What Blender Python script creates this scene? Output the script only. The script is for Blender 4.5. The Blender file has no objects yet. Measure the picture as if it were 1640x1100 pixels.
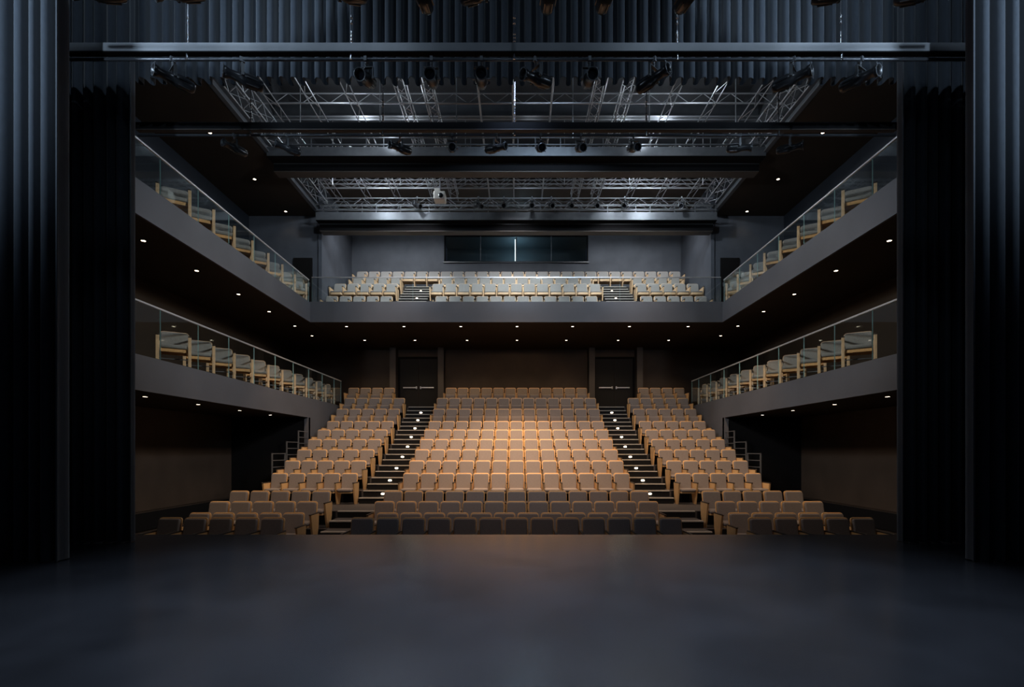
import bpy, math, random
from mathutils import Vector, Matrix
random.seed(7)
PI = math.pi
C = bpy.context.scene.collection
sc = bpy.context.scene

# ------------------------------------------------------------------ camera, world, exposure, lights
# the origin is the camera's eye point, 1.4 m above the stage floor; +Y looks from the stage into the house
cam_d = bpy.data.cameras.new('camera'); cam = bpy.data.objects.new('camera', cam_d); C.objects.link(cam)
cam.location = (0, 0, 0); cam.rotation_euler = (PI/2, 0, 0)
cam_d.sensor_width = 36; cam_d.lens = 18.0
cam_d.shift_y = 172/1640; cam_d.shift_x = -7/1640
cam_d.clip_start = .05; cam_d.clip_end = 200
sc.camera = cam
w = bpy.data.worlds.new('world'); sc.world = w; w.use_nodes = True
w.node_tree.nodes['Background'].inputs[0].default_value = (.45, .6, 1, 1)
w.node_tree.nodes['Background'].inputs[1].default_value = .012
sc.view_settings.view_transform = 'Standard'; sc.view_settings.look = 'None'
sc.view_settings.gamma = 1; sc.view_settings.use_curve_mapping = False
sc.view_settings.exposure = 0.0
try:
    sc.cycles.use_denoising = True
    sc.cycles.max_bounces = 8; sc.cycles.transparent_max_bounces = 16
    sc.cycles.sample_clamp_indirect = 3
except Exception: pass

def light(kind, name, loc, energy, col, target=None, size=.3, spot=60, blend=.6, size_y=None):
    d = bpy.data.lights.new(name, kind); o = bpy.data.objects.new(name, d); C.objects.link(o)
    d.energy = energy; d.color = col; o.location = loc
    if kind == 'SPOT': d.spot_size = math.radians(spot); d.spot_blend = blend; d.shadow_soft_size = size
    elif kind == 'AREA':
        d.size = size
        if size_y: d.shape = 'RECTANGLE'; d.size_y = size_y
    else: d.shadow_soft_size = size
    if target is not None:
        o.rotation_euler = (Vector(target) - Vector(loc)).to_track_quat('-Z', 'Y').to_euler()
    return o
WARM = (1, .67, .42); COOL = (.62, .80, 1); NEUT = (1, .86, .68)
# warm house spots over the stalls
for x, y, tx, ty, tz, e, cone in [(0, 13.4, 0, 18.0, -.3, 6200, 50), (-3.0, 13.4, -2.0, 18.2, -.2, 2100, 55), (3.0, 13.4, 2.0, 18.2, -.2, 2100, 55),
                         (-5.0, 13.4, -6.0, 18.4, 0, 2500, 50), (5.0, 13.4, 6.0, 18.4, 0, 2500, 50), (0, 13.2, 0, 19.6, .2, 1200, 30),
                         (-5.0, 10.4, -5.0, 14.4, -1.4, 1250, 46), (5.0, 10.4, 5.0, 14.4, -1.4, 1250, 46), (0, 10.4, 0, 14.4, -1.4, 1400, 50)]:
    light('SPOT', 'house_spot', (x, y, 9.1), e, WARM, (tx, ty, tz), .25, cone, .9)
for x, tx, e in ((0, 0, 1150), (-3.6, -4.6, 700), (3.6, 4.6, 700)):
    light('SPOT', 'back_row_fill', (x, 9.25, 5.2), e, WARM, (tx, 23.2, 2.35), .15, 30, .9)  # added fill for the back rows, placed at the far lighting bar
for x in (-5.0, -1.7, 1.7, 5.0):
    light('SPOT', 'overhead_house_spot', (x, 17.9, 9.0), 420, WARM, (x*.95, 18.2, 0), .25, 78, .9)
# neutral lights for the upper balcony, behind the rear ceiling bridge
for x, z, e in ((-6.4, 10.3, 200), (-4.3, 10.3, 260), (0, 8.95, 150), (4.3, 10.3, 260), (6.4, 10.3, 200)):
    light('SPOT', 'balcony_spot', (x, 20.9, z), e, (.92, .95, 1), (x, 22.8, 7.0), .15, 120, .7)
for x in (-2.4, 0, 2.4):
    light('SPOT', 'balcony_front_spot', (x, 17.0, 9.0), 1100, (.95, .96, 1), (x*2, 21.6, 6.4), .2, 62, .8)
# cool work lights in the rigging grid
for x, y, e in ((-5.4, 18.2, 180), (-3.9, 18.6, 60), (5.2, 18.2, 210), (3.9, 18.6, 60), (-5.25, 14.0, 48), (5.25, 14.0, 48), (-4.0, 15.9, 26), (4.0, 15.9, 26), (-2.7, 14.2, 8), (2.7, 14.2, 8), (.5, 18.4, 12), (.45, 14.4, 1.5)):
    light('POINT', 'grid_work_light', (x, y, 9.92), e*.8, (.80, .9, 1), None, .12)
# stage lights plus added fill lamps for curtains, galleries, front row and balcony front
for s in (-1, 1):
    light('SPOT', 'stage_side_light', (s*8.6, 1.2, 6.2), 2400, COOL, (s*6.6, 6.5, 6.0), .7, 70, 1)
    light('SPOT', 'leg_front_fill', (s*5.2, .4, 4.9), 1000, COOL, (s*7.0, 6.5, 6.6), .1, 76, 1)  # added frontal fill that lifts the folds of the near legs
    light('SPOT', 'bar_fill', (s*2.6, 4.0, 8.2), 90, COOL, (s*3.2, 7.2, 5.3), .15, 64, .8)  # added to bring out the bar and its fixtures
    light('SPOT', 'border_side_fill', (s*5.0, 6.3, 7.0), 80, COOL, (0, 8.2, 6.4), .1, 110, .8)  # added grazing lamp that rakes the border folds
    light('SPOT', 'gallery_fill', (-s*3.2, 9.3, 6.6), 1500, (.76, .88, 1), (s*7.9, 14.8, 6.0), .3, 66, .8)  # added fill for the upper galleries
    light('SPOT', 'lower_gallery_fill', (-s*3.6, 9.6, 6.2), 1900, (1, .86, .72), (s*8.0, 15.0, 2.2), .6, 56, .9)  # added warm fill for the lower galleries
    light('SPOT', 'leg_light', (s*3.2, 4.2, 7.0), 230, COOL, (s*6.6, 7.86, 12), .05, 130, .12)
    light('SPOT', 'stage_floor_light', (s*1.9, 4.6, 7.4), 2050, (.66, .80, 1), (s*1.7, 4.8, -1.4), .3, 58, 1)
light('SPOT', 'border_fill', (0, 2.6, 6.3), 75, COOL, (0, 8.0, 11.5), .1, 132, .3)  # added to lift the dark middle of the border curtain
light('SPOT', 'front_row_fill', (0, 8.9, 6.4), 230, (.50, .66, 1), (0, 12.2, -1.6), .3, 100, .8)  # added cool fill on the first rows
light('SPOT', 'balcony_front_fill', (1.3, 11.6, 9.7), 1350, COOL, (0, 19.5, 5.4), .4, 80, .8)  # added fill on the fascia of the rear balcony

# ------------------------------------------------------------------ materials
def mat(name, col, rough=.6, metal=0, spec=.5, noise=0, nscale=8, bump=0, bscale=200, stretch=(1, 1, 1), sheen=0, emit=None, estr=0, coat=0):
    m = bpy.data.materials.new(name); m.use_nodes = True
    nt = m.node_tree; b = nt.nodes['Principled BSDF']
    b.inputs['Base Color'].default_value = (*col, 1); b.inputs['Roughness'].default_value = rough
    b.inputs['Metallic'].default_value = metal; b.inputs['Specular IOR Level'].default_value = spec
    if sheen: b.inputs['Sheen Weight'].default_value = sheen
    if coat: b.inputs['Coat Weight'].default_value = coat
    if emit:
        b.inputs['Emission Color'].default_value = (*emit, 1); b.inputs['Emission Strength'].default_value = estr
    tc = nt.nodes.new('ShaderNodeTexCoord'); mp = nt.nodes.new('ShaderNodeMapping')
    mp.inputs['Scale'].default_value = stretch
    nt.links.new(tc.outputs['Object'], mp.inputs['Vector'])
    if noise:
        n = nt.nodes.new('ShaderNodeTexNoise'); n.inputs['Scale'].default_value = nscale; n.inputs['Detail'].default_value = 5
        nt.links.new(mp.outputs[0], n.inputs['Vector'])
        r = nt.nodes.new('ShaderNodeValToRGB')
        r.color_ramp.elements[0].position = .3; r.color_ramp.elements[1].position = .7
        r.color_ramp.elements[0].color = (*[c*(1-noise) for c in col], 1)
        r.color_ramp.elements[1].color = (*[min(1, c*(1+noise)) for c in col], 1)
        nt.links.new(n.outputs['Fac'], r.inputs[0]); nt.links.new(r.outputs[0], b.inputs['Base Color'])
    if bump:
        n2 = nt.nodes.new('ShaderNodeTexNoise'); n2.inputs['Scale'].default_value = bscale; n2.inputs['Detail'].default_value = 3
        nt.links.new(mp.outputs[0], n2.inputs['Vector'])
        bp = nt.nodes.new('ShaderNodeBump'); bp.inputs['Strength'].default_value = bump; bp.inputs['Distance'].default_value = .01
        nt.links.new(n2.outputs['Fac'], bp.inputs['Height']); nt.links.new(bp.outputs[0], b.inputs['Normal'])
    return m
def glass_mat():
    m = bpy.data.materials.new('clear_glass'); m.use_nodes = True; nt = m.node_tree
    nt.nodes.remove(nt.nodes['Principled BSDF']); out = nt.nodes['Material Output']
    t = nt.nodes.new('ShaderNodeBsdfTransparent'); t.inputs[0].default_value = (.95, .968, .963, 1)
    g = nt.nodes.new('ShaderNodeBsdfGlossy'); g.inputs['Roughness'].default_value = .03; g.inputs[0].default_value = (.9, 1, 1, 1)
    lw = nt.nodes.new('ShaderNodeLayerWeight'); pw = nt.nodes.new('ShaderNodeMath'); pw.operation = 'POWER'; pw.inputs[1].default_value = 4
    f = nt.nodes.new('ShaderNodeMath'); f.operation = 'MULTIPLY_ADD'; f.inputs[1].default_value = .85; f.inputs[2].default_value = .04
    nt.links.new(lw.outputs['Facing'], pw.inputs[0]); nt.links.new(pw.outputs[0], f.inputs[0])
    x = nt.nodes.new('ShaderNodeMixShader')
    nt.links.new(f.outputs[0], x.inputs[0]); nt.links.new(t.outputs[0], x.inputs[1]); nt.links.new(g.outputs[0], x.inputs[2])
    nt.links.new(x.outputs[0], out.inputs[0]); return m
M = dict(
    fabric=mat('taupe_fabric', (.218, .186, .168), .9, spec=.2, noise=.12, nscale=60, bump=.25, bscale=500, sheen=.1),
    gfabric=mat('grey_fabric', (.27, .265, .25), .9, spec=.2, noise=.15, nscale=60, bump=.25, bscale=500, sheen=.1),
    wood=mat('light_ash_wood', (.74, .43, .18), .42, noise=.16, nscale=14, stretch=(6, 6, .8), spec=.4),
    wood_cool_lit=mat('cool_lit_ash_wood', (.70, .48, .28), .42, noise=.14, nscale=14, stretch=(6, 6, .8), spec=.4),  # same ash, with the cool balcony light mixed into its tone
    cap=mat('dark_armrest', (.025, .017, .013), .4),
    curtain=mat('midnight_velour', (.030, .037, .048), .85, spec=.25, sheen=.25, noise=.1, nscale=30, bump=.1, bscale=150, stretch=(1, 1, .3)),
    beam=mat('painted_beam', (.20, .21, .225), .45, metal=.1, noise=.1, nscale=3),
    stage=mat('stage_floor', (.034, .036, .043), .24, spec=.8, noise=.25, nscale=1.2, bump=.06, bscale=8),
    fascia=mat('slate_plaster', (.085, .088, .10), .6, noise=.10, nscale=.8, spec=.35),
    soffit=mat('umber_soffit', (.030, .021, .014), .7, noise=.15, nscale=1.0, spec=.3),
    wall=mat('dark_wall', (.055, .040, .031), .6, noise=.14, nscale=1.2, spec=.3),
    deck=mat('grid_deck', (.012, .013, .016), .8),
    bwall=mat('charcoal_blue_wall', (.102, .112, .132), .6, noise=.12, nscale=1.6, spec=.3),
    houseflr=mat('dark_carpet', (.045, .037, .033), .85, noise=.15, nscale=20, bump=.2),
    riser=mat('black_riser', (.006, .0055, .0055), .8, spec=.2),
    nosing=mat('pale_step_edge', (.42, .38, .33), .5),
    steel=mat('grey_steel', (.13, .138, .15), .42, metal=.4, noise=.1, nscale=5),
    alu=mat('truss_aluminium', (.38, .39, .41), .38, metal=.5),
    pipe=mat('black_pipe', (.07, .075, .085), .33, metal=.4),
    blk=mat('matt_black', (.008, .008, .009), .8, spec=.08),
    yoke=mat('grey_yoke', (.10, .105, .11), .35, metal=.3),
    upwall=mat('upper_side_wall', (.022, .027, .036), .6, noise=.12, nscale=1.2, spec=.3),
    fixture=mat('black_enamel', (.026, .027, .03), .28, spec=.6, metal=.2),
    chrome=mat('bright_chain', (.65, .67, .70), .25, metal=1),
    lens=mat('dark_lens', (.01, .012, .016), .08, spec=.8),
    rearwall=mat('umber_wall', (.050, .034, .024), .6, noise=.15, nscale=1.5, spec=.3),
    door=mat('black_door', (.009, .008, .008), .6, spec=.25),
    pilaster=mat('door_surround', (.06, .05, .044), .6),
    edge=mat('glass_edge', (.30, .50, .50), .25, spec=.6),
    rail=mat('brushed_rail', (.62, .62, .64), .35, metal=.6),
    lamp=mat('lamp_disc', (1, .9, .8), .5, emit=(1, .80, .58), estr=8),
    lamphot=mat('lamp_disc_dim', (1, .9, .8), .5, emit=(1, .72, .45), estr=7),
    steplamp=mat('step_lamp', (1, .9, .8), .5, emit=(1, .82, .60), estr=9),
    tube=mat('white_tube', (1, 1, 1), .5, emit=(.85, .95, 1), estr=2.2),
    white=mat('white_case', (.80, .76, .70), .4),
    roomglass=mat('control_room_wall', (.05, .065, .075), .6),
    glass=glass_mat(),
)

# ------------------------------------------------------------------ mesh helpers
class MB:
    def __init__(s): s.v = []; s.f = []; s.mi = []; s.sm = []
    def add(s, vs, fs, mi=0, smooth=False):
        n = len(s.v); s.v += [tuple(v) for v in vs]
        for f in fs: s.f.append([i+n for i in f]); s.mi.append(mi); s.sm.append(smooth)
    def box(s, x0, x1, y0, y1, z0, z1, mi=0, b=0):
        if b:
            return s.slab((x0+x1)/2, (y0+y1)/2, (z0+z1)/2, x1-x0, y1-y0, z1-z0, b, b, mi)
        vs = [(x, y, z) for x in (x0, x1) for y in (y0, y1) for z in (z0, z1)]
        s.add(vs, [(0, 1, 3, 2), (4, 6, 7, 5), (0, 4, 5, 1), (2, 3, 7, 6), (0, 2, 6, 4), (1, 5, 7, 3)], mi)
    def slab(s, cx, cy, cz, w, d, h, rc, re, mi=0, axis='y', mx=None, smooth=True, seg=3, back=None):
        """cushion: rounded rectangle w x h across, d thick along the axis, corner radius rc, edge radius re"""
        if axis == 'z': W, H, T = w, d, h
        else: W, H, T = w, h, d
        re = min(re, T*.49); rc = max(rc, re*1.01); rc = min(rc, W*.49, H*.49)
        prof = []
        for k in range(seg+1):
            a = PI/2*k/seg; prof.append((re*(1-math.sin(a)), -T/2+re*(1-math.cos(a))))
        prof += [(i, -t) for i, t in reversed(prof)]
        loops = []; per = 4*(seg+1)
        for ins, t in prof:
            lp = []
            for q in range(4):
                sx = (1, -1, -1, 1)[q]; sy = (1, 1, -1, -1)[q]
                for k in range(seg+1):
                    a = PI/2*q + PI/2*k/seg
                    r = rc-ins
                    lp.append((sx*(W/2-rc)+r*math.cos(a), sy*(H/2-rc)+r*math.sin(a), t))
            loops.append(lp)
        vs = []
        for lp in loops:
            for (a, b_, t) in lp:
                p = (a, t, b_) if axis == 'y' else (a, b_, t)
                vs.append(p)
        if mx is not None: vs = [tuple(mx @ Vector(p)) for p in vs]
        vs = [(x+cx, y+cy, z+cz) for x, y, z in vs]
        fs = []
        for i in range(len(loops)-1):
            for j in range(per):
                k = (j+1) % per
                q = (i*per+j, i*per+k, (i+1)*per+k, (i+1)*per+j)
                fs.append(q if axis == 'z' else q[::-1])
        bot = list(range(per)); top = [(len(loops)-1)*per+j for j in range(per)]
        if axis == 'z': bot = bot[::-1]
        else: top = top[::-1]
        s.add(vs, fs, mi, smooth)
        n = len(s.v)-len(vs)
        s.f.append([i+n for i in bot]); s.mi.append(mi if back is None else back); s.sm.append(False)
        s.f.append([i+n for i in top]); s.mi.append(mi); s.sm.append(False)
    def tube(s, p, q, r, n=8, mi=0, r2=None, cap=True):
        p = Vector(p); q = Vector(q); r2 = r if r2 is None else r2
        d = (q-p).normalized(); u = d.orthogonal().normalized(); v = d.cross(u)
        vs = []
        for c, rr in ((p, r), (q, r2)):
            for k in range(n):
                a = 2*PI*k/n; vs.append(c+u*rr*math.cos(a)+v*rr*math.sin(a))
        s.add(vs, [(k, (k+1) % n, n+(k+1) % n, n+k) for k in range(n)], mi, n > 5)
        if cap: s.add(vs[:n], [tuple(range(n))[::-1]], mi); s.add(vs[n:], [tuple(range(n))], mi)
    def lathe(s, pts, n=16, mi=0, axis='y'):
        """pts: (radius, position along the axis)"""
        vs = []
        for r, t in pts:
            for k in range(n):
                a = 2*PI*k/n; c, d = r*math.cos(a), r*math.sin(a)
                vs.append((c, t, d) if axis == 'y' else (c, d, t))
        fs = []
        for i in range(len(pts)-1):
            for k in range(n):
                q = (i*n+k, (i+1)*n+k, (i+1)*n+(k+1) % n, i*n+(k+1) % n)
                fs.append(q if axis == 'y' else q[::-1])
        s.add(vs, fs, mi, True)
    def prism(s, poly, x0, x1, mi=0):
        """polygon in (y, z), extruded along x"""
        n = len(poly)
        vs = [(x0, y, z) for y, z in poly]+[(x1, y, z) for y, z in poly]
        fs = [(k, (k+1) % n, n+(k+1) % n, n+k) for k in range(n)]+[tuple(range(n))[::-1], tuple(range(n, 2*n))]
        s.add(vs, fs, mi)
    def mesh(s, name, mats):
        me = bpy.data.meshes.new(name); me.from_pydata(s.v, [], s.f)
        for m in (mats if isinstance(mats, (list, tuple)) else [mats]): me.materials.append(m)
        me.polygons.foreach_set('material_index', s.mi); me.polygons.foreach_set('use_smooth', s.sm)
        me.update(); return me
    def build(s, name, mats, parent=None, loc=None, rot=None):
        return link(name, s.mesh(name, mats), parent, loc, rot)
def link(name, me, parent=None, loc=None, rot=None):
    o = bpy.data.objects.new(name, me); C.objects.link(o)
    if parent: o.parent = parent
    if loc is not None: o.location = loc
    if rot is not None: o.rotation_euler = rot
    return o
def tag(o, label, cat, group=None):
    o['label'] = label; o['category'] = cat
    if group: o['group'] = group
    return o
def empty(name, loc=(0, 0, 0), rz=0):
    o = bpy.data.objects.new(name, None); C.objects.link(o); o.location = loc; o.rotation_euler = (0, 0, rz)
    o.empty_display_size = .1; return o
def struct(o): o['kind'] = 'structure'; return o
def sbox(name, m, *dims, b=0):
    mb = MB(); mb.box(*dims, b=b); return struct(mb.build(name, M[m]))
def copy_tree(o, parent=None):
    c = o.copy(); C.objects.link(c); c.parent = parent
    for ch in KIDS.get(o.name, []): copy_tree(ch, c)
    return c
KIDS = {}
def note_kids(root):
    for o in list(bpy.data.objects):
        if o.parent is not None: KIDS.setdefault(o.parent.name, [])
        if o.parent is not None and o not in KIDS[o.parent.name]: KIDS[o.parent.name].append(o)
ORD = 'zeroth first second third fourth fifth sixth seventh eighth ninth tenth eleventh twelfth thirteenth fourteenth fifteenth sixteenth seventeenth eighteenth nineteenth twentieth'.split()
ORD += ['twenty-'+w_ for w_ in ORD[1:10]]

# ------------------------------------------------------------------ stage
XS = 7.85           # hall-side face of the galleries
XW = 10.8           # outer side walls
mb = MB(); mb.box(-12, 12, -3, 8.57, -1.62, -1.4); struct(mb.build('stage_floor', M['stage']))
mb = MB(); mb.box(-10.8, 10.8, 8.40, 8.55, -2.37, -1.62); struct(mb.build('wall_stage_front', M['blk']))

def curtain(name, label, x0, x1, y, z0, z1, period, amp, seed, group, hem=0, fade=0):
    rnd = random.Random(seed); n = 14
    total = abs(x1-x0); k = max(1, round(total/period)); pts = []
    sgn = 1 if x1 > x0 else -1
    for i in range(k):
        a = amp*rnd.uniform(.75, 1.15); pw = period*total/(k*period)
        for j in range(n):
            t = j/n; ph = 2*PI*t
            off = a*math.cos(ph)
            pts.append((x0+sgn*(i+t+.09*math.sin(2*ph)+.03*math.sin(ph))*pw, y-off))
    pts.append((x0+sgn*total, y-amp))
    th = .012; m_ = MB(); N = len(pts); rows = [z0, z0+.12, (z0+z1)*.5, z1]
    vs = []
    for side in (-th/2, th/2):
        for zi, z in enumerate(rows):
            for i, (px, py) in enumerate(pts): vs.append((px, py+side, z))
    R = len(rows); fs = []
    for s_ in range(2):
        for r in range(R-1):
            for i in range(N-1):
                a = s_*R*N+r*N+i; q = (a, a+1, a+N+1, a+N)
                fs.append(q if (s_ == 0) == (sgn > 0) else q[::-1])
    m_.add(vs, fs, 0, True)
    o_ = R*N
    m_.add([vs[i] for i in range(N)]+[vs[o_+i] for i in range(N)], [(i, N+i, N+i+1, i+1) for i in range(N-1)])
    t_ = (R-1)*N
    m_.add([vs[t_+i] for i in range(N)]+[vs[o_+t_+i] for i in range(N)], [(i, i+1, N+i+1, N+i) for i in range(N-1)])
    for e in (0, N-1):
        m_.add([vs[r*N+e] for r in range(R)]+[vs[o_+r*N+e] for r in range(R)], [(r, r+1, R+r+1, R+r) for r in range(R-1)])
    o = m_.build(name, M['curtain'])
    tag(o, label, 'curtain', group); return o
G = 'pleated stage curtains'
for s, side in ((-1, 'left'), (1, 'right')):
    curtain('leg_curtain', f'tall midnight pleated leg curtain nearest the camera at the {side} edge of the stage', s*5.73, s*10.2, 6.52, -1.385, 7.6, .19, .115, 3+s, G)
    curtain('leg_curtain', f'tall midnight pleated leg curtain framing the {side} side of the opening, behind the outer one', s*5.85, s*8.3, 7.86, -1.385, 7.9, .170, .105, 9+s, G)
curtain('border_curtain', 'wide pleated midnight border curtain hanging above the stage opening', -7.4, 7.4, 8.15, 5.88, 8.6, .184, .10, 21, None)

# ------------------------------------------------------------------ house shell
sbox('wall_left', 'wall', -XW-.3, -XW, 8.6, 25.2, -2.6, 12.6)
sbox('wall_right', 'wall', XW, XW+.3, 8.6, 25.2, -2.6, 12.6)
for s, nm in ((-1, 'left'), (1, 'right')):
    a, b = sorted((s*6.6, s*12)); sbox('wall_front_'+nm, 'blk', a, b, 8.62, 8.75, -2.4, 12.4)
    a, b = sorted((s*7.95, s*XW)); sbox('ceiling_soffit_'+nm, 'soffit', a, b, 8.75, 20.6, 9.45, 9.65)
    a, b = sorted((s*XS, s*XW))
    sbox('wall_rear_'+nm, 'bwall', a, b, 20.6, 20.8, 5.66, 12.2)          # beside the upper rear balcony
    sbox('wall_side_aisle_end_'+nm, 'blk', a, b, 19.35, 19.5, -2.5, 1.262)
    a, b = sorted((s*XS, s*(XS+.15))); sbox('wall_stalls_'+nm, 'fascia', a, b, 19.3, 24.7, -2.4, 1.262)
    a, b = sorted((s*(XW-.03), s*(XW-.06)))
    sbox('baseboard_'+nm, 'blk', a, b, 8.75, 19.35, -2.3, -1.79)
    a, b = sorted((s*(XW-.04), s*XW)); sbox('wall_upper_'+nm, 'upwall', a, b, 8.75, 20.6, 5.66, 9.45); sbox('wall_shade_'+nm, 'soffit', a, b, 8.75, 24.9, 2.03, 4.93)  # lower dark panel added to shade the wall behind the lower gallery
    a, b = sorted((s*(XW-.03), s*XW)); sbox('wall_panel_'+nm, 'wall', a, b, 8.75, 19.35, -1.74, 1.24)
    # upper side door, dark
    a, b = sorted((s*8.2, s*8.95)); d = MB(); d.box(a, b, 20.55, 20.6, 5.66, 7.75); dd = struct(d.build('door_3' if s < 0 else 'door_4', M['door']))
    hd = MB(); hd.box(s*8.3-.02, s*8.3+.02, 20.51, 20.55, 6.6, 6.75); hd.build('handle', M['steel'], dd)
# ceilings
sbox('ceiling_grid_deck', 'deck', -XW, XW, 8.75, 24.9, 12.3, 12.5)
sbox('ceiling_rear', 'wall', -XS, XS, 20.7, 24.5, 10.75, 10.9)
sbox('wall_upper_rear', 'bwall', -XS, -3.38, 24.3, 24.5, 5.2, 10.8)
sbox('wall_upper_rear', 'bwall', 3.36, XS, 24.3, 24.5, 5.2, 10.8)
sbox('wall_upper_rear', 'bwall', -3.38, 3.36, 24.3, 24.5, 5.2, 8.98)
sbox('wall_upper_rear', 'bwall', -3.38, 3.36, 24.3, 24.5, 10.22, 10.8)
for s, nm in ((-1, 'left'), (1, 'right')):
    a, b = sorted((s*(XS-.04), s*(XS+.1))); sbox('wall_alcove_'+nm, 'bwall', a, b, 20.55, 24.3, 5.0, 10.75)
# stalls rear wall with door recesses
sbox('wall_rear', 'rearwall', -XW, XW, 24.9, 25.1, -1, 4.95)
# upper galleries and rear balcony slab
for s, nm in ((-1, 'left'), (1, 'right')):
    a, b = sorted((s*(XS+.06), s*XW))
    sbox('floor_upper_gallery_'+nm, 'soffit', a, b, 8.75, 24.9, 4.93, 5.66)
    sbox('floor_lower_gallery_'+nm, 'soffit', a, b, 8.75, 23.05, 1.275, 2.03)
    a, b = sorted((s*XS, s*(XS+.06)))
    sbox('trim_upper_gallery_'+nm, 'fascia', a, b, 8.75, 19.56, 4.906, 5.64)
    sbox('trim_lower_gallery_'+nm, 'fascia', a, b, 8.75, 23.1, 1.262, 2.0)
sbox('trim_rear_balcony', 'fascia', -XS-.06, XS+.06, 19.5, 19.56, 4.906, 5.68)
mb = MB(); mb.box(-XS-.05, XS+.05, 19.56, 24.9, 4.93, 5.32); struct(mb.build('floor_rear_balcony', M['soffit']))

# control room window
win = struct(empty('window_1', (0, 24.3, 8.98)))
f = MB()
f.box(-3.42, -3.36, -.05, .08, 0, 1.24); f.box(3.34, 3.40, -.05, .08, 0, 1.24); f.box(-3.42, 3.40, -.07, .08, -.05, 0); f.box(-3.42, 3.40, -.05, .08, 1.2, 1.26)
f.build('window_frame', M['blk'], win)
f = MB(); f.box(-3.46, 3.44, -.09, -.05, -.07, -.03); f.build('window_sill', M['steel'], win)
for x in (-1.70, 0, 1.66):
    f = MB(); f.box(x-.02, x+.02, -.03, .05, 0, 1.2); f.build('mullion', M['steel'], win)
for a, b in ((-3.36, -1.72), (-1.68, -.02), (.02, 1.64), (1.68, 3.34)):
    f = MB(); f.box(a, b, .01, .022, 0, 1.2); f.build('window_pane', M['glass'], win)
sbox('wall_control_room', 'roomglass', -3.6, 3.6, 26.6, 26.7, 8.6, 10.6)
sbox('floor_control_room', 'blk', -3.6, 3.6, 24.5, 26.6, 8.5, 8.6)
sbox('ceiling_control_room', 'roomglass', -3.6, 3.6, 24.5, 26.6, 10.5, 10.6)
t = MB(); t.tube((-.055, 24.5, 8.6), (-.055, 24.5, 10.12), .016, 8); o = t.build('tube_lamp', M['tube'])
tag(o, 'thin white upright tube lamp glowing behind the middle of the control room window', 'lamp')
light('POINT', 'control_room_lamp', (0, 25.6, 9.7), 34, (.5, .8, 1), None, .08)
t = MB(); t.box(-3.4, 3.9, 24.16, 24.3, 10.27, 10.38); o = t.build('window_pelmet', M['steel']); struct(o); o.name = 'trim_1'

# rear balcony side piers end edge is the alcove wall; bridges in the ceiling
def bridge(y, zlo, face_h, xw, drop_y, drop_z0, drop_z1, label, xw2):
    r = empty('ceiling_bridge', (0, y, zlo))
    m_ = MB(); m_.box(-xw, xw, 0, .05, 0, face_h); m_.build('steel_fascia', M['steel'], r)
    m_ = MB(); m_.box(-xw, xw, .0, drop_y-y+.1, -.02, 0); m_.build('underside', M['blk'], r)
    m_ = MB(); m_.box(-xw2, xw2, drop_y-y, drop_y-y+.35, drop_z0-zlo, drop_z1-zlo); m_.build('shutter_box', M['blk'], r)
    m_ = MB(); m_.box(-xw2, xw2, drop_y-y-.02, drop_y-y, drop_z1-zlo-.02, drop_z1-zlo+.01); m_.build('edge_strip', M['steel'], r)
    m_ = MB(); m_.box(-xw2, xw2, drop_y-y+.02, drop_y-y+.40, drop_z0-zlo-.03, drop_z0-zlo); m_.build('bottom_rail', M['pilaster'], r)
    m_ = MB(); m_.box(-xw, xw, .0, .06, face_h+.06, face_h+.09); m_.box(-xw, xw, 0, .04, face_h+.28, face_h+.31)
    x = -xw+.3
    while x < xw:
        m_.box(x-.012, x+.012, .01, .03, face_h, face_h+.32); x += random.choice((.55, .95, 1.1, .8))
    m_.build('guard_rail', M['steel'], r)
    return tag(r, label, 'bridge', 'ceiling bridges across the house')
bridge(16.2, 9.34, .28, 7.9, 16.62, 9.10, 9.33, 'grey steel ceiling bridge across the middle of the rigging grid', 7.88)
bridge(19.9, 8.98, .30, 7.8, 20.2, 8.70, 8.95, 'grey steel ceiling bridge directly above the front of the upper rear balcony', 7.76)

# opening edges
for s, nm in ((-1, 'left'), (1, 'right')):
    a, b = sorted((s*7.82, s*7.97)); m_ = MB(); m_.box(a, b, 8.8, 20.5, 9.45, 9.50); m_.box(a, b, 8.8, 20.5, 9.72, 9.76)
    a, b = sorted((s*7.93, s*7.97)); m_.box(a, b, 8.8, 20.5, 9.50, 9.72)
    o = m_.build('trim_opening_'+nm, M['steel']); struct(o)
    a, b = sorted((s*7.98, s*8.05)); sbox('wall_grid_'+nm, 'deck', a, b, 8.75, 20.6, 9.66, 12.3)

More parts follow.
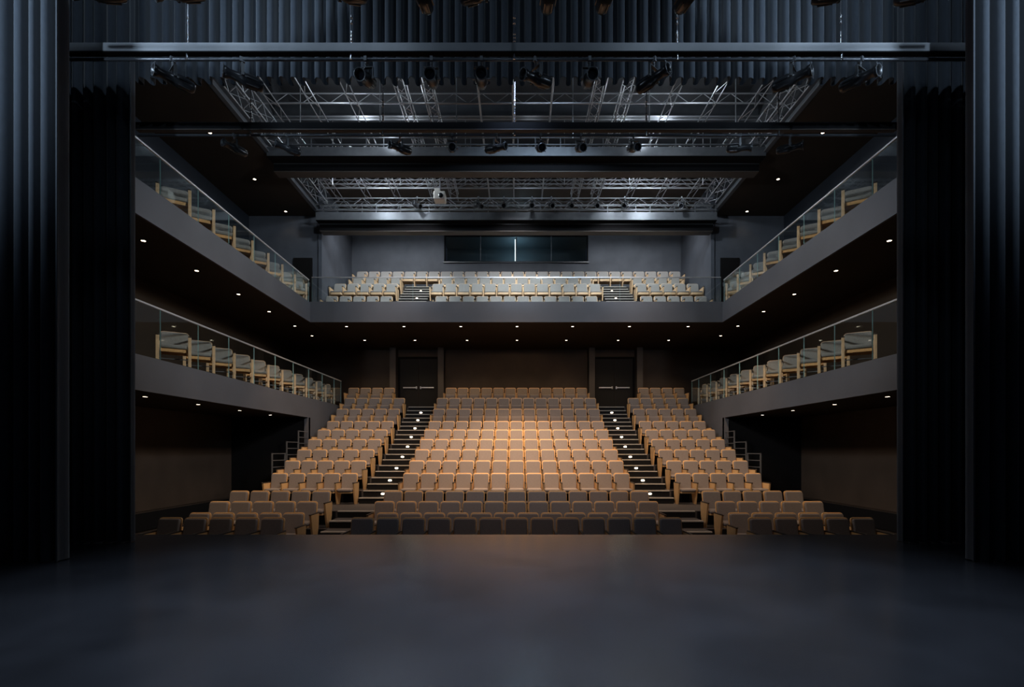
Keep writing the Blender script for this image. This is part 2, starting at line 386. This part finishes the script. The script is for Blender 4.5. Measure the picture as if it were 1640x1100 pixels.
# ------------------------------------------------------------------ trusses
def truss(name, p, q, wdt, hgt, label, step=.45, r=.02, box=True, group='trusses of the rigging grid'):
    """ladder truss from p to q; box trusses have two planes"""
    P, Q = Vector(p), Vector(q); d = (Q-P).normalized(); L = (Q-P).length
    side = d.cross(Vector((0, 0, 1))).normalized(); up = Vector((0, 0, 1))
    root = empty(name, p)
    ch, lc = MB(), MB(); n = max(2, round(L/step))
    if hgt == 0:
        for q in (1, -1): ch.tube(side*q*wdt/2, side*q*wdt/2+d*L, r, 6)
        for i in range(n):
            a = d*(L*i/n); b = d*(L*(i+1)/n); q = (-1)**i; lc.tube(side*q*wdt/2+a, -side*q*wdt/2+b, r*.6, 5)
        n = 0; box = False
    offs = [] if hgt == 0 else [side*wdt/2, -side*wdt/2] if box else [Vector((0, 0, 0))]
    for o_ in offs:
        for h in (0, hgt): ch.tube(o_+up*h, o_+up*h+d*L, r, 6)
        for i in range(n):
            a = d*(L*i/n); b = d*(L*(i+1)/n)
            lc.tube(o_+a+up*(0 if i % 2 else hgt), o_+b+up*(hgt if i % 2 else 0), r*.5, 5, cap=False)
    if box:
        for h in (0, hgt):
            for i in range(n):
                a = d*(L*i/n); b = d*(L*(i+1)/n)
                lc.tube(offs[i % 2]+a+up*h, offs[(i+1) % 2]+b+up*h, r*.5, 5, cap=False)
    ch.build('chord', M['alu'], root); lc.build('lacing', M['alu'], root)
    return tag(root, label, 'truss', group)
for x in (-6.95, -5.8, -4.65, -3.2, -2.45, 2.3, 3.1, 4.4, 5.6, 6.8):
    near = abs(x) < 3.5; nm = 'left' if x < 0 else 'right'
    k = sorted([6.95, 5.8, 4.65, 3.2, 2.45] if x < 0 else [2.3, 3.1, 4.4, 5.6, 6.8]).index(abs(x))+1
    truss('lighting_truss', (x, 9.3, 9.95), (x, 20.4, 9.95), .28 if near else .22, .28 if near else 0,
          f'lengthwise aluminium lighting truss, {ORD[k]} to the {nm} of the middle of the grid', .36 if near else .55, .016)
for s, nm in ((-1, 'left'), (1, 'right')):
    for y0, y1, lab in ((9.3, 16.1, 'front'), (16.7, 19.8, 'rear')):
        truss('edge_truss', (s*7.5, y0, 9.6), (s*7.5, y1, 9.6), .4, .4, f'boxy aluminium truss along the {nm} edge of the ceiling opening, {lab} section', .34, .02)
for y, z, lab in ((15.4, 10.45, 'in front of the middle ceiling bridge'), (18.1, 10.45, 'just behind the middle ceiling bridge'),
                  (19.9, 10.3, 'above the rear ceiling bridge'), (20.2, 9.60, 'low behind the rear ceiling bridge')):
    truss('cross_truss', (-7.7, y, z), (7.7, y, z), .28, .30, f'crosswise aluminium truss with zigzag lacing, {lab}', .42, .022, box=y > 16)
for x, lab in ((-1.05, 'left of the middle'), (0.1-.2, 'in the middle'), (1.0, 'right of the middle')):
    t = MB(); t.tube((x, 9.3, 9.95), (x, 20.3, 9.95), .03, 8)
    tag(t.build('grid_pipe', M['alu']), f'single lengthwise pipe of the rigging grid, {lab}', 'pipe', 'lengthwise grid pipes')
for i, (y, z) in enumerate(((13.9, 10.2), (14.8, 10.05), (15.6, 9.95), (17.3, 10.15), (18.9, 10.2), (19.5, 10.0))):
    t = MB(); t.tube((-7.7, y, z), (7.7, y, z), .024, 8)
    tag(t.build('cross_pipe', M['alu']), f'thin crosswise grid pipe, {ORD[i+1]} from the stage', 'pipe', 'crosswise grid pipes')
for y in (13.2, 16.9, 20.3):
    m_ = MB(); m_.box(-XW, XW, y, y+.04, 11.0, 11.45); m_.box(-XW, XW, y-.1, y+.14, 11.0, 11.03); m_.box(-XW, XW, y-.1, y+.14, 11.42, 11.45)
    struct(m_.build('ceiling_beam', M['steel']))
k = 0
for x in (-6.5, -4.1, -1.8, 1.7, 4.0, 6.6):
    for y in (15.4, 18.1):
        t = MB(); t.tube((x, y, 9.4), (x, y, 12.3), .016, 6); k += 1
        tag(t.build('hanging_rod', M['alu']), f'slim upright rod, {ORD[(k+1)//2]} from the left in the ' + ('front' if y < 16 else 'rear') + ' line under the grid deck', 'rod', 'upright rods of the rigging grid')

# ------------------------------------------------------------------ lighting bars on the stage with profile spotlights
def bar(y, xw, label, zb=5.61, bm='beam', um='blk'):
    r = empty('lighting_bar', (0, y, zb))
    m_ = MB(); m_.box(-xw, xw, 0, .09, 0, .115); m_.build('beam', M[bm], r)
    m_ = MB(); m_.box(-xw, xw, .0, .09, -.016, 0); m_.build('beam_underside', M[um], r)
    m_ = MB(); m_.tube((-xw, .05, -.085), (xw, .05, -.085), .022, 12); m_.build('pipe', M['pipe'], r)
    for x in (-4.64, -2.33, -.03, 2.27, 4.58):
        m_ = MB(); m_.tube((x, .05, .12), (x, .05, 3.2), .008, 5)
        for zz in (.12, .17, .22, .27, .42, .5): m_.tube((x, .05, zz), (x, .05, zz+.035), .018, 6)
        h = m_.build('suspension_chain', M['chrome'], r)
        m_ = MB(); m_.tube((x, .035, -.10), (x, .035, -.015), .018, 6); m_.build('hook', M['chrome'], h)
    return tag(r, label, 'lighting bar', 'lighting bars across the stage')
bar(5.80, 5.62, 'steel lighting bar across the top of the stage, closest to the camera', 5.60)
bar(7.18, 7.3, 'steel lighting bar in front of the pleated border curtain')
bar(8.90, 6.62, 'steel lighting bar behind the border curtain, over the front stage edge', 5.60, 'blk', 'pilaster')  # underside coloured brown for warm light bouncing off the stalls

def fixture_proto():
    r = empty('profile_spotlight')
    y = MB()
    # yoke and clamp hang from the pipe at z = 0; barrel pivot at z = -.27
    y.box(-.105, .105, -.02, .02, -.125, -.115)
    for s in (-1, 1): y.box(s*.105-.005, s*.105+.005, -.02, .02, -.29, -.115); y.tube((s*.085, 0, -.27), (s*.125, 0, -.27), .018, 8)
    y.build('yoke', M['yoke'], r)
    c = MB(); c.box(-.02, .02, -.035, .035, -.035, .03); c.tube((0, 0, -.125), (0, 0, -.03), .010, 6)
    for zz in (-.05, -.075, -.1): c.tube((0, 0, zz-.008), (0, 0, zz+.006), .019, 8)
    c.build('clamp', M['steel'], r)
    b = MB()
    b.lathe([(.0, .27), (.055, .27), (.072, .25), (.078, .20), (.082, .12), (.085, .02), (.070, 0), (.062, -.06), (.060, -.16), (.075, -.19), (.078, -.235), (.070, -.24), (.066, -.19)], 18)
    for a_ in range(6):
        a0 = a_*PI/3; b.box(.084*math.cos(a0)-.006, .084*math.cos(a0)+.006, .05, .2, .084*math.sin(a0)-.006, .084*math.sin(a0)+.006)
    b.box(-.02, .02, -.02, .03, .065, .10)
    br = b.build('barrel', M['fixture'], r, (0, 0, -.27))
    l = MB(); l.lathe([(.066, -.19), (.03, -.195), (0, -.197)], 18); l.build('lens', M['lens'], br)
    g = MB()
    for k_ in range(18):
        a0, a1 = 2*PI*k_/18, 2*PI*(k_+1)/18
        g.tube((.079*math.cos(a0), -.238, .079*math.sin(a0)), (.079*math.cos(a1), -.238, .079*math.sin(a1)), .006, 5, cap=False)
    for a0 in (.7, 2.4, 5.5): g.tube((.08*math.cos(a0), -.235, .08*math.sin(a0)), (.11*math.cos(a0), -.235, .11*math.sin(a0)), .007, 5)
    g.build('accessory_holder', M['steel'], br)
    return r
FP = fixture_proto(); note_kids(FP); first_fx = [True]
def fixture(x, y, z, pan, tilt, label, group, s=1.0):
    o = FP if first_fx[0] else copy_tree(FP); first_fx[0] = False
    o.location = (x, y, z); o.rotation_euler = (0, 0, math.radians(pan)); o.scale = (s, s, s)
    for ch in o.children:
        if ch.name.startswith('barrel'): ch.rotation_euler = (math.radians(tilt), 0, 0)
    return tag(o, label, 'spotlight', group)
# px of the clamps on each bar, pan (0 = aperture faces the camera), tilt
def side_of(px): return 'left' if px < 827 else 'right'
F1 = [(277, -40, 0), (388, -58, -4), (586, -6, 24), (691, 3, 22), (771, 3, 20), (858, -52, 10), (944, 4, 22), (1047, 42, -4), (1270, 48, -2), (1378, 30, 6)]
def turn(p): return 'facing left' if p < -25 else 'facing right' if p > 25 else 'facing the camera'
for i, (px, pan, tilt) in enumerate(F1):
    fixture((px-827)*7.23/820, 7.23, 5.525, pan, tilt, f'black profile spotlight {turn(pan)}, {ORD[i+1]} from the left before the border curtain', 'spotlights on the middle lighting bar')
F2 = [(375, -32, 0), (460, -58, -6), (640, -48, 5), (724, 8, 26), (795, 62, 6), (866, 6, 28), (930, 8, 28), (1015, 10, 26), (1185, 70, 8), (1266, 55, 4)]
for i, (px, pan, tilt) in enumerate(F2):
    fixture((px-827)*8.95/820, 8.95, 5.515, pan, tilt, f'small black profile spotlight {turn(pan)}, {ORD[i+1]} from the left behind the border curtain', 'spotlights on the far lighting bar', .82)
F0 = [(155, -60, 20), (285, -60, 24), (550, -50, 22), (675, -5, 10), (770, 55, 15), (880, 3, 10), (972, 5, 10), (1105, 10, 10), (1345, 65, 10), (1480, 55, 14)]
for i, (px, pan, tilt) in enumerate(F0):
    fixture((px-827)*5.85/820, 5.85, 5.515, pan, tilt, f'black spotlight cut off by the top of the photo, {ORD[i+1]} from the left', 'spotlights on the nearest lighting bar', 1.05)
# spotlights on the rear bridge
for i, (px, pan) in enumerate(((766, 40), (807, 0), (852, 0), (883, 10), (915, 0), (957, -10), (1001, -20), (1092, -25), (668, 45))):
    x = (px-827)*19.7/820
    fixture(x, 19.7, 9.75, pan, 30, 'small dark spotlight hanging on the rear ceiling bridge, ' + ('leftmost' if px == 668 else f'{ORD[i+2]} from the left'), 'spotlights on the rear ceiling bridge', 1.1)
pj = empty('projector', (-2.82, 18.85, 9.2))
m_ = MB(); m_.box(-.21, .21, -.15, .25, 0, .30, b=.03); m_.box(-.18, .02, -.12, .2, .30, .42, b=.02); m_.build('case', M['white'], pj)
m_ = MB(); m_.lathe([(0, -.19), (.08, -.19), (.09, -.14)], 14); m_.build('lens', M['lens'], pj, (.06, 0, .13))
m_ = MB(); m_.tube((0, .05, .3), (0, .05, 1.02), .02, 8); m_.build('mounting_pole', M['alu'], pj)
tag(pj, 'white projector hanging in the rigging grid left of the middle', 'projector')

# ------------------------------------------------------------------ tiers and aisles of the stalls
# row: (depth of the back, floor height, seats in the middle block, seats in each side block, seat state)
ROWS = [(11.03, -2.37, 13, 5, 0), (12.06, -2.39, 12, 5, 0), (12.85, -2.20, 13, 5, 0), (13.77, -2.01, 13, 5, 0),
        (16.10, -1.635, 13, 5, 0), (17.02, -1.26, 13, 5, 0), (17.97, -.89, 13, 5, 0), (18.90, -.51, 13, 5, 0), (19.80, -.12, 13, 5, 0),
        (20.80, .265, 13, 5, 0), (21.88, .855, 13, 5, 1), (22.90, 1.42, 13, 5, 1), (23.80, 1.985, 12, 4, 1)]
EDGE = [9, 9, 12.35, 13.2, 13.94] + [ROWS[i-1][0]+.17 for i in range(5, 13)] + [25.0]
mb = MB()
mb.box(-10.8, 10.8, 8.55, 25, -2.9, -2.39)
struct(mb.build('floor', M['houseflr']))
for i in range(2, 13):
    y0 = EDGE[i]; xx = XS-.01
    m_ = MB(); m_.box(-xx, xx, y0, 24.9, ROWS[i-1][1] if i > 2 else -2.39, ROWS[i][1]); struct(m_.build('floor_tier', M['houseflr']))
    m_ = MB()
    for a, b in ((-xx, -4.92), (-3.56, 3.56), (4.92, xx)): m_.box(a, b, y0-.015, y0, ROWS[i-1][1] if i > 2 else -2.39, ROWS[i][1]-.01)
    struct(m_.build('trim_riser', M['riser']))
# aisle stairs
for s, nm in ((-1, 'left'), (1, 'right')):
    st = empty('aisle_stairs', (s*4.24, 12.3, -2.37)); tag(st, f'carpeted aisle stairs with pale edges and step lights, {nm} of the middle stalls block', 'stairs', 'stairs in the stalls aisles')
    O = Vector((s*4.24, 12.3, -2.37))
    steps = []   # (front depth, tread height, light)
    prev = -2.37
    steps.append((12.35, -2.20)); steps.append((12.72, -2.01)); steps.append((13.3, -1.82)); steps.append((13.94, -1.635))
    for i in range(5, 13):
        z0, z1, y1 = ROWS[i-1][1], ROWS[i][1], EDGE[i]
        n = 2 if i < 10 else 3; dp = .46 if n == 2 else .31
        for k in range(n): steps.append((y1-dp*(n-1-k), z0+(z1-z0)*(k+1)/n))
    steps.append((ROWS[12][0]+.45, ROWS[12][1]+.06))
    for k, (y0, z) in enumerate(steps):
        y1 = steps[k+1][0] if k+1 < len(steps) else 24.2
        zb = steps[k-1][1] if k else -2.39
        m_ = MB(); m_.box(-.62, .62, y0-.006-O.y, y1+.02-O.y, zb-.02-O.z, z-O.z+.004); t_ = m_.build('step', M['riser'] if k > 3 else M['houseflr'], st)
        if k <= 3:
            m_ = MB(); m_.box(-.62, .62, y0-.012-O.y, y0-.002-O.y, zb-O.z+.01, z-.03-O.z); m_.build('riser', M['riser'], t_)
        m_ = MB(); m_.box(-.62, .62, y0-.022-O.y, y0+.05-O.y, z-.024-O.z, z+.008-O.z); m_.build('step_edge', M['nosing'], t_)
        if k > 4 and (k-5) % 2 == 0 and k < 22:
            m_ = MB(); m_.slab(s*-.0+.06*0, y0-.02-O.y, z-.10-O.z, .11, .02, .055, .02, .008); m_.build('step_light', M['steplamp'], t_)
# side guard rails beside the left and right blocks
for s, nm in ((-1, 'left'), (1, 'right')):
    for j, (y0, z0, z1) in enumerate(((16.5, -1.26, -.07), (17.55, -.89, .33), (18.5, -.51, .74))):
        g = empty('guard_rail', (s*(XS+.03), y0, z0)); H = z1-z0
        for yy in (0, .92): m_ = MB(); m_.box(-.02, .02, yy, yy+.03, -.6, H); m_.build('post', M['steel'], g)
        for zz in (H-.02, H-.24, H-.46, H-.68, H-.9):
            m_ = MB(); m_.box(-.012, .012, .0, .95, zz-.012, zz+.012); m_.build('rail', M['steel'], g)
        tag(g, f'dark metal guard rail at the {nm} edge of the stalls, {("lowest of three", "middle one of three", "highest of three")[j]}', 'railing', 'guard rails at the stalls edges')
    a, b = sorted((s*(XS-.01), s*(XS+.08))); sbox('wall_tier_'+nm, 'riser', a, b, 12.4, 16.2, -2.39, -2.02)
    sbox('wall_tier_'+nm, 'riser', a, b, 16.2, 19.3, -2.39, -1.28)

# doors at the back of the stalls
for s, n_ in ((-1, 2), (1, 5)):
    cx = s*4.74; zf = 2.0
    d = struct(empty(f'door_{1 if s < 0 else 2}', (cx, 24.9, zf)))
    for q in (-1, 1):
        a, b = sorted((q*.008, q*.90)); m_ = MB(); m_.box(a, b, -.05, 0, .02, 2.46); lf = m_.build('door_leaf', M['door'], d)
        m_ = MB(); a, b = sorted((q*.08, q*.74)); m_.box(a, b, -.14, -.11, 1.04, 1.085); m_.box(q*.10-.03, q*.10+.03, -.14, -.05, 1.0, 1.12, b=.01); m_.box(q*.72-.015, q*.72+.015, -.13, -.05, 1.04, 1.085)
        m_.build('push_bar', M['rail'], lf)
    m_ = MB(); m_.box(-1.0, -.90, -.08, 0, 0, 2.5); m_.box(.90, 1.0, -.08, 0, 0, 2.5); m_.box(-1.0, 1.0, -.08, 0, 2.46, 2.56); m_.build('door_frame', M['blk'], d)
    for q in (-1, 1):
        sbox('wall_pilaster', 'pilaster', cx+q*1.14-.14, cx+q*1.14+.14, 24.35, 24.9, 1.95, 4.93)

# ------------------------------------------------------------------ recessed downlights
dl = empty('downlight'); m_ = MB(); m_.lathe([(.048, -.004), (.075, -.006), (.08, 0), (.08, .01)], 18, axis='z'); m_.build('trim_ring', M['blk'], dl)
m_ = MB(); m_.lathe([(.0, -.003), (.050, -.004)], 18, axis='z'); m_.f = [f_[::-1] for f_ in m_.f]; m_.build('lamp_disc', M['lamp'], dl)
note_kids(dl); used = [False]
def downlight(x, y, z, label, group, e=0, cone=100):
    o = copy_tree(dl) if used[0] else dl; used[0] = True
    o.location = (x, y, z-.004); tag(o, label, 'downlight', group)
    if e: light('SPOT', 'downlight_beam', (x, y, z-.03), e, (1, .72, .45), (x, y, z-3), .05, cone, .6)
for i, px in enumerate((555, 647, 738, 828, 917, 1008, 1102)):
    downlight((px-827)*20.27/820, 20.27, 4.93, f'round downlight under the rear balcony, front line, {ORD[i+1]} from the left', 'downlights under the rear balcony', 14)
for i, px in enumerate((584, 664.6, 748, 828, 907, 990, 1071)):
    downlight((px-827)*22.8/820, 22.8, 4.93, f'round downlight under the rear balcony, rear line, {ORD[i+1]} from the left', 'downlights under the rear balcony', 75, 130)
for s, nm in ((-1, 'left'), (1, 'right')):
    for i, y in enumerate((12.0, 14.0, 16.1, 18.1, 20.2, 21.9)):
        downlight(s*8.74, y, 4.93, f'round downlight under the upper {nm} gallery, {ORD[i+1]} from the stage', 'downlights under the upper galleries', 14)
    for i, y in enumerate((12.0, 14.0, 16.1, 18.1)):
        downlight(s*8.7, y, 1.275, f'round downlight under the lower {nm} gallery, {ORD[i+1]} from the stage', 'downlights under the lower galleries', 45)
    for i, y in enumerate((12.7, 15.2, 17.8, 20.2)):
        downlight(s*9.1, y, 9.45, f'round downlight in the {nm} ceiling strip, {ORD[i+1]} from the stage', 'downlights in the ceiling strips', 3)

# ------------------------------------------------------------------ theatre seats
TILT = math.radians(12)
def seat_meshes():
    R = Matrix.Rotation(-TILT, 3, 'X')
    me = {}
    b = MB(); b.slab(0, -.105, .68, .458, .075, .485, .05, .028, mx=R); me['backrest'] = b.mesh('backrest', M['fabric'])
    b = MB(); b.slab(0, -.060, .685,  .499, .030, .525, .065, .008, mx=R); me['back_shell'] = b.mesh('back_shell', M['wood']); me['back_shell_pale'] = b.mesh('back_shell', M['wood_cool_lit'])
    b = MB(); b.slab(0, -.365, .435, .46, .45, .095, .05, .04, axis='z'); me['seat'] = b.mesh('seat', M['fabric'])
    b = MB(); b.slab(0, -.35, .365, .45, .40, .05, .04, .015, axis='z'); me['seat_pan'] = b.mesh('seat_pan', M['wood'])
    b = MB(); b.slab(0, -.33, .42, .45, .11, .34, .05, .045); me['seat_up'] = b.mesh('seat_up', M['fabric'])
    b = MB(); b.prism([(-.56, .645), (-.06, .645), (-.09, .30), (-.20, .0), (-.40, .0), (-.46, .20)], -.022, .022); me['side_panel'] = b.mesh('side_panel', M['wood']); me['side_panel_pale'] = b.mesh('side_panel', M['wood_cool_lit'])
    b = MB(); b.slab(0, -.33, .660, .050, .54, .028, .02, .010, axis='z'); me['armrest'] = b.mesh('armrest', M['cap'])
    # balcony version: slimmer cushion on a deep wooden pan
    b = MB(); b.slab(0, -.365, .445, .46, .45, .06, .05, .025, axis='z'); me['seat_thin'] = b.mesh('seat_thin', M['gfabric'])
    b = MB(); b.slab(0, -.36, .365, .46, .44, .10, .04, .02, axis='z'); me['seat_pan_deep'] = b.mesh('seat_pan_deep', M['wood_cool_lit'])
    b = MB(); b.slab(0, -.105, .68, .458, .075, .485, .05, .028, mx=R); me['backrest_grey'] = b.mesh('backrest_grey', M['gfabric'])
    return me
SM = seat_meshes()
def panel(parent, x, kind):
    p = link('side_panel', SM['side_panel_pale' if kind == 'balcony' else 'side_panel'], parent, (x, 0, 0)); link('armrest', SM['armrest'], p)
def seat_proto(kind, both):
    r = empty({'up': 'theatre_seat', 'down': 'theatre_seat', 'balcony': 'auditorium_chair'}[kind])
    link('backrest', SM['backrest_grey' if kind == 'balcony' else 'backrest'], r); link('back_shell', SM['back_shell_pale' if kind == 'balcony' else 'back_shell'], r)
    if kind == 'up': link('seat', SM['seat_up'], r)
    else:
        st = link('seat', SM['seat_thin' if kind == 'balcony' else 'seat'], r); link('seat_pan', SM['seat_pan_deep' if kind == 'balcony' else 'seat_pan'], st)
    panel(r, -.275, kind)
    if both: panel(r, .275, kind)
    return r
PROTO = {(k, b): seat_proto(k, b) for k in ('up', 'down', 'balcony') for b in (False, True)}
note_kids(None); taken = set()
def seat(kind, both, x, y, z, label, group):
    key = (kind, both); o = PROTO[key] if key not in taken else copy_tree(PROTO[key]); taken.add(key)
    o.location = (x, y, z); tag(o, label, 'seat', group)
S = .55
def seat_row(kind, n, xc, y, z, rowtxt, blk, group, what):
    for k in range(n):
        x = xc+(k-(n-1)/2)*S
        seat(kind, k == n-1, x, y, z, f'{what}, {ORD[k+1]} from the left, {rowtxt} of the {blk}', group)
for i, (y, z, nc, ns, up) in enumerate(ROWS):
    kind = 'up' if up else 'down'; rt = ('front row', 'second row', 'third row', 'fourth row')[i] if i < 4 else ('back row' if i == 12 else ORD[i+1]+' row')
    wt = 'tipped-up taupe theatre seat' if up else 'taupe theatre seat'
    seat_row(kind, nc, 0, y, z, rt, 'middle stalls block', 'seats of the middle stalls block', wt)
    for s, nm in ((-1, 'left'), (1, 'right')):
        xc = s*6.325 if ns == 5 else s*6.72
        seat_row(kind, ns, xc, y, z, rt, f'{nm} stalls block', f'seats of the {nm} stalls block', wt)

# ------------------------------------------------------------------ upper rear balcony
BR = [(20.75, 5.32, 12), (21.70, 6.13, 13), (22.50, 6.70, 12), (23.45, 7.26, 27)]
for i, (y, z, n) in enumerate(BR):
    y0 = (19.56, 20.92, 21.87, 22.68)[i]
    if i:
        m_ = MB(); m_.box(-XS+.04, XS-.04, y0, 24.3, BR[i-1][1], z); struct(m_.build('floor_balcony_tier', M['houseflr']))
    rt = ('front row', 'second row', 'third row', 'back row')[i]
    seat_row('balcony', n, 0 if i < 3 else .1, y, z, rt, 'upper balcony' if i == 3 else 'middle upper balcony block', 'seats of the upper balcony', 'grey seat')
    if i < 3:
        for s, nm in ((-1, 'left'), (1, 'right')):
            ns = (5, 5, 4)[i]
            seat_row('balcony', ns, s*(4.95+ns*S/2+.03), y, z, rt, f'{nm} upper balcony block', 'seats of the upper balcony', 'grey seat')
for s, nm in ((-1, 'left'), (1, 'right')):
    st = empty('balcony_stairs', (s*4.27, 20.2, 5.32)); tag(st, f'short stairs with pale step edges in the {nm} upper balcony aisle', 'stairs', 'stairs in the balcony aisles')
    nst = 10
    for k in range(nst):
        z = 5.32+(7.26-5.32)*(k+1)/nst; y0 = 20.0+k*.295
        m_ = MB(); m_.box(-.60, .60, y0-20.2, 23.0-20.2, z-.195-5.32, z-5.32); t_ = m_.build('step', M['riser'], st)
        m_ = MB(); m_.box(-.60, .60, y0-20.22, y0-20.15, z-.022-5.32, z-5.32+.008); m_.build('step_edge', M['nosing'], t_)
        if k in (5, 8):
            m_ = MB(); m_.slab(s*-.1, y0-20.215, z-.09-5.32, .08, .02, .05, .02, .008); m_.build('step_light', M['steplamp'], t_)

# ------------------------------------------------------------------ glass balustrades
def balustrade(name, p, q, z0, z1, n_edges, label):
    """panels between the depths (or widths) in n_edges along the line p-q"""
    P, Q = Vector(p), Vector(q); d = (Q-P).normalized(); r = empty(name, (P.x, P.y, z0)); r.rotation_euler[2] = math.atan2(d.y, d.x)
    H = z1-z0
    for a, b in zip(n_edges[:-1], n_edges[1:]):
        m_ = MB(); x0, x1 = a+.006, b-.006; y = .007
        vs = [(x, yy, z) for x in (x0, x1) for yy in (-y, y) for z in (0, H-.015)]
        m_.add(vs, [(0, 4, 5, 1), (2, 3, 7, 6)], 0); m_.add(vs, [(0, 1, 3, 2), (4, 6, 7, 5)], 1)
        gp = m_.build('glass_panel', [M['glass'], M['edge']], r)
    m_ = MB(); m_.box(n_edges[0], n_edges[-1], -.02, .02, H-.02, H+.015); m_.build('handrail', M['rail'], r)
    m_ = MB(); m_.box(n_edges[0], n_edges[-1], -.025, .025, -.02, .008); m_.build('base_shoe', M['steel'], r)
    return tag(r, label, 'balustrade', 'glass balustrades')
for s, nm in ((-1, 'left'), (1, 'right')):
    jl = [8.9-8.8, 10.0-8.8] + [y-8.8 for y in (11.33, 12.68, 14.03, 15.38, 16.73, 18.08, 19.43)]
    balustrade('glass_balustrade', (s*(XS+.03), 8.8, 0), (s*(XS+.03), 20, 0), 5.64, 6.49, jl+[], f'clear glass balustrade along the upper {nm} gallery')
    balustrade('glass_balustrade', (s*(XS+.03), 8.8, 0), (s*(XS+.03), 20, 0), 2.0, 3.135, jl+[20.78-8.8, 22.13-8.8, 23.0-8.8], f'tall clear glass balustrade along the lower {nm} gallery')
balustrade('glass_balustrade', (-XS, 19.53, 0), (XS, 19.53, 0), 5.68, 6.62, [XS+x for x in (-7.8, -5.9, -3.95, -2.0, 0, 2.0, 3.95, 5.9, 7.8)], 'clear glass balustrade along the front of the upper rear balcony')

# ------------------------------------------------------------------ gallery armchairs
def gallery_chair():
    r = empty('wooden_armchair'); R = Matrix.Rotation(-math.radians(10), 3, 'X')
    b = MB(); b.slab(0, .20, .66, .52, .06, .36, .06, .025, mx=R); bk = b.build('backrest', M['gfabric'], r)
    b = MB(); b.slab(0, .235, .665, .54, .02, .38, .065, .008, mx=R); b.build('back_shell', M['wood_cool_lit'], bk)
    b = MB(); b.slab(0, -.035, .445, .50, .50, .085, .05, .035, axis='z'); b.build('seat', M['gfabric'], r)
    b = MB(); b.box(-.25, .25, -.24, -.21, .33, .40, b=.006); b.box(-.25, .25, .17, .20, .33, .40, b=.006); b.box(-.26, -.235, -.22, .2, .33, .40, b=.006); b.box(.235, .26, -.22, .2, .33, .40, b=.006)
    b.box(-.24, .24, -.22, .19, .40, .42); b.build('apron', M['wood'], r)  # orange apron tone stands in for warm bounce from the stalls
    for s in (-1, 1):
        b = MB(); b.box(s*.285-.03, s*.285+.03, -.29, -.235, 0, .66, b=.006); b.build('leg', M['wood_cool_lit'], r)
        b = MB(); b.box(s*.285-.022, s*.285+.022, .17, .22, 0, .62, b=.006); b.build('leg', M['wood_cool_lit'], r)
        b = MB(); b.slab(s*.285, -.05, .675, .062, .50, .026, .015, .008, axis='z'); ar = b.build('armrest', M['cap'], r)
        b = MB(); b.box(s*.285-.012, s*.285+.012, -.235, .17, .20, .23); b.build('side_rail', M['wood_cool_lit'], r)
    b = MB(); b.box(-.27, .27, -.02, .0, .205, .225); b.build('stretcher', M['steel'], r)
    return r
GC = gallery_chair(); note_kids(None); gcu = [False]
def gchair(x, y, z, rz, label, group):
    o = copy_tree(GC) if gcu[0] else GC; gcu[0] = True
    o.location = (x, y, z); o.rotation_euler = (0, 0, rz); o.scale = (1.15,)*3; tag(o, label, 'armchair', group)
for s, nm in ((-1, 'left'), (1, 'right')):
    for k in range(11):
        gchair(s*8.50, 12.72+k*1.0, 2.03, s*-math.radians(32), f'grey upholstered wooden armchair on the lower {nm} gallery, {ORD[k+1]} from the stage', f'armchairs of the lower {nm} gallery')
    for k in range(8):
        gchair(s*8.50, 12.72+k*1.0, 5.66, s*-math.radians(32), f'grey upholstered wooden armchair on the upper {nm} gallery, {ORD[k+1]} from the stage', f'armchairs of the upper {nm} gallery')
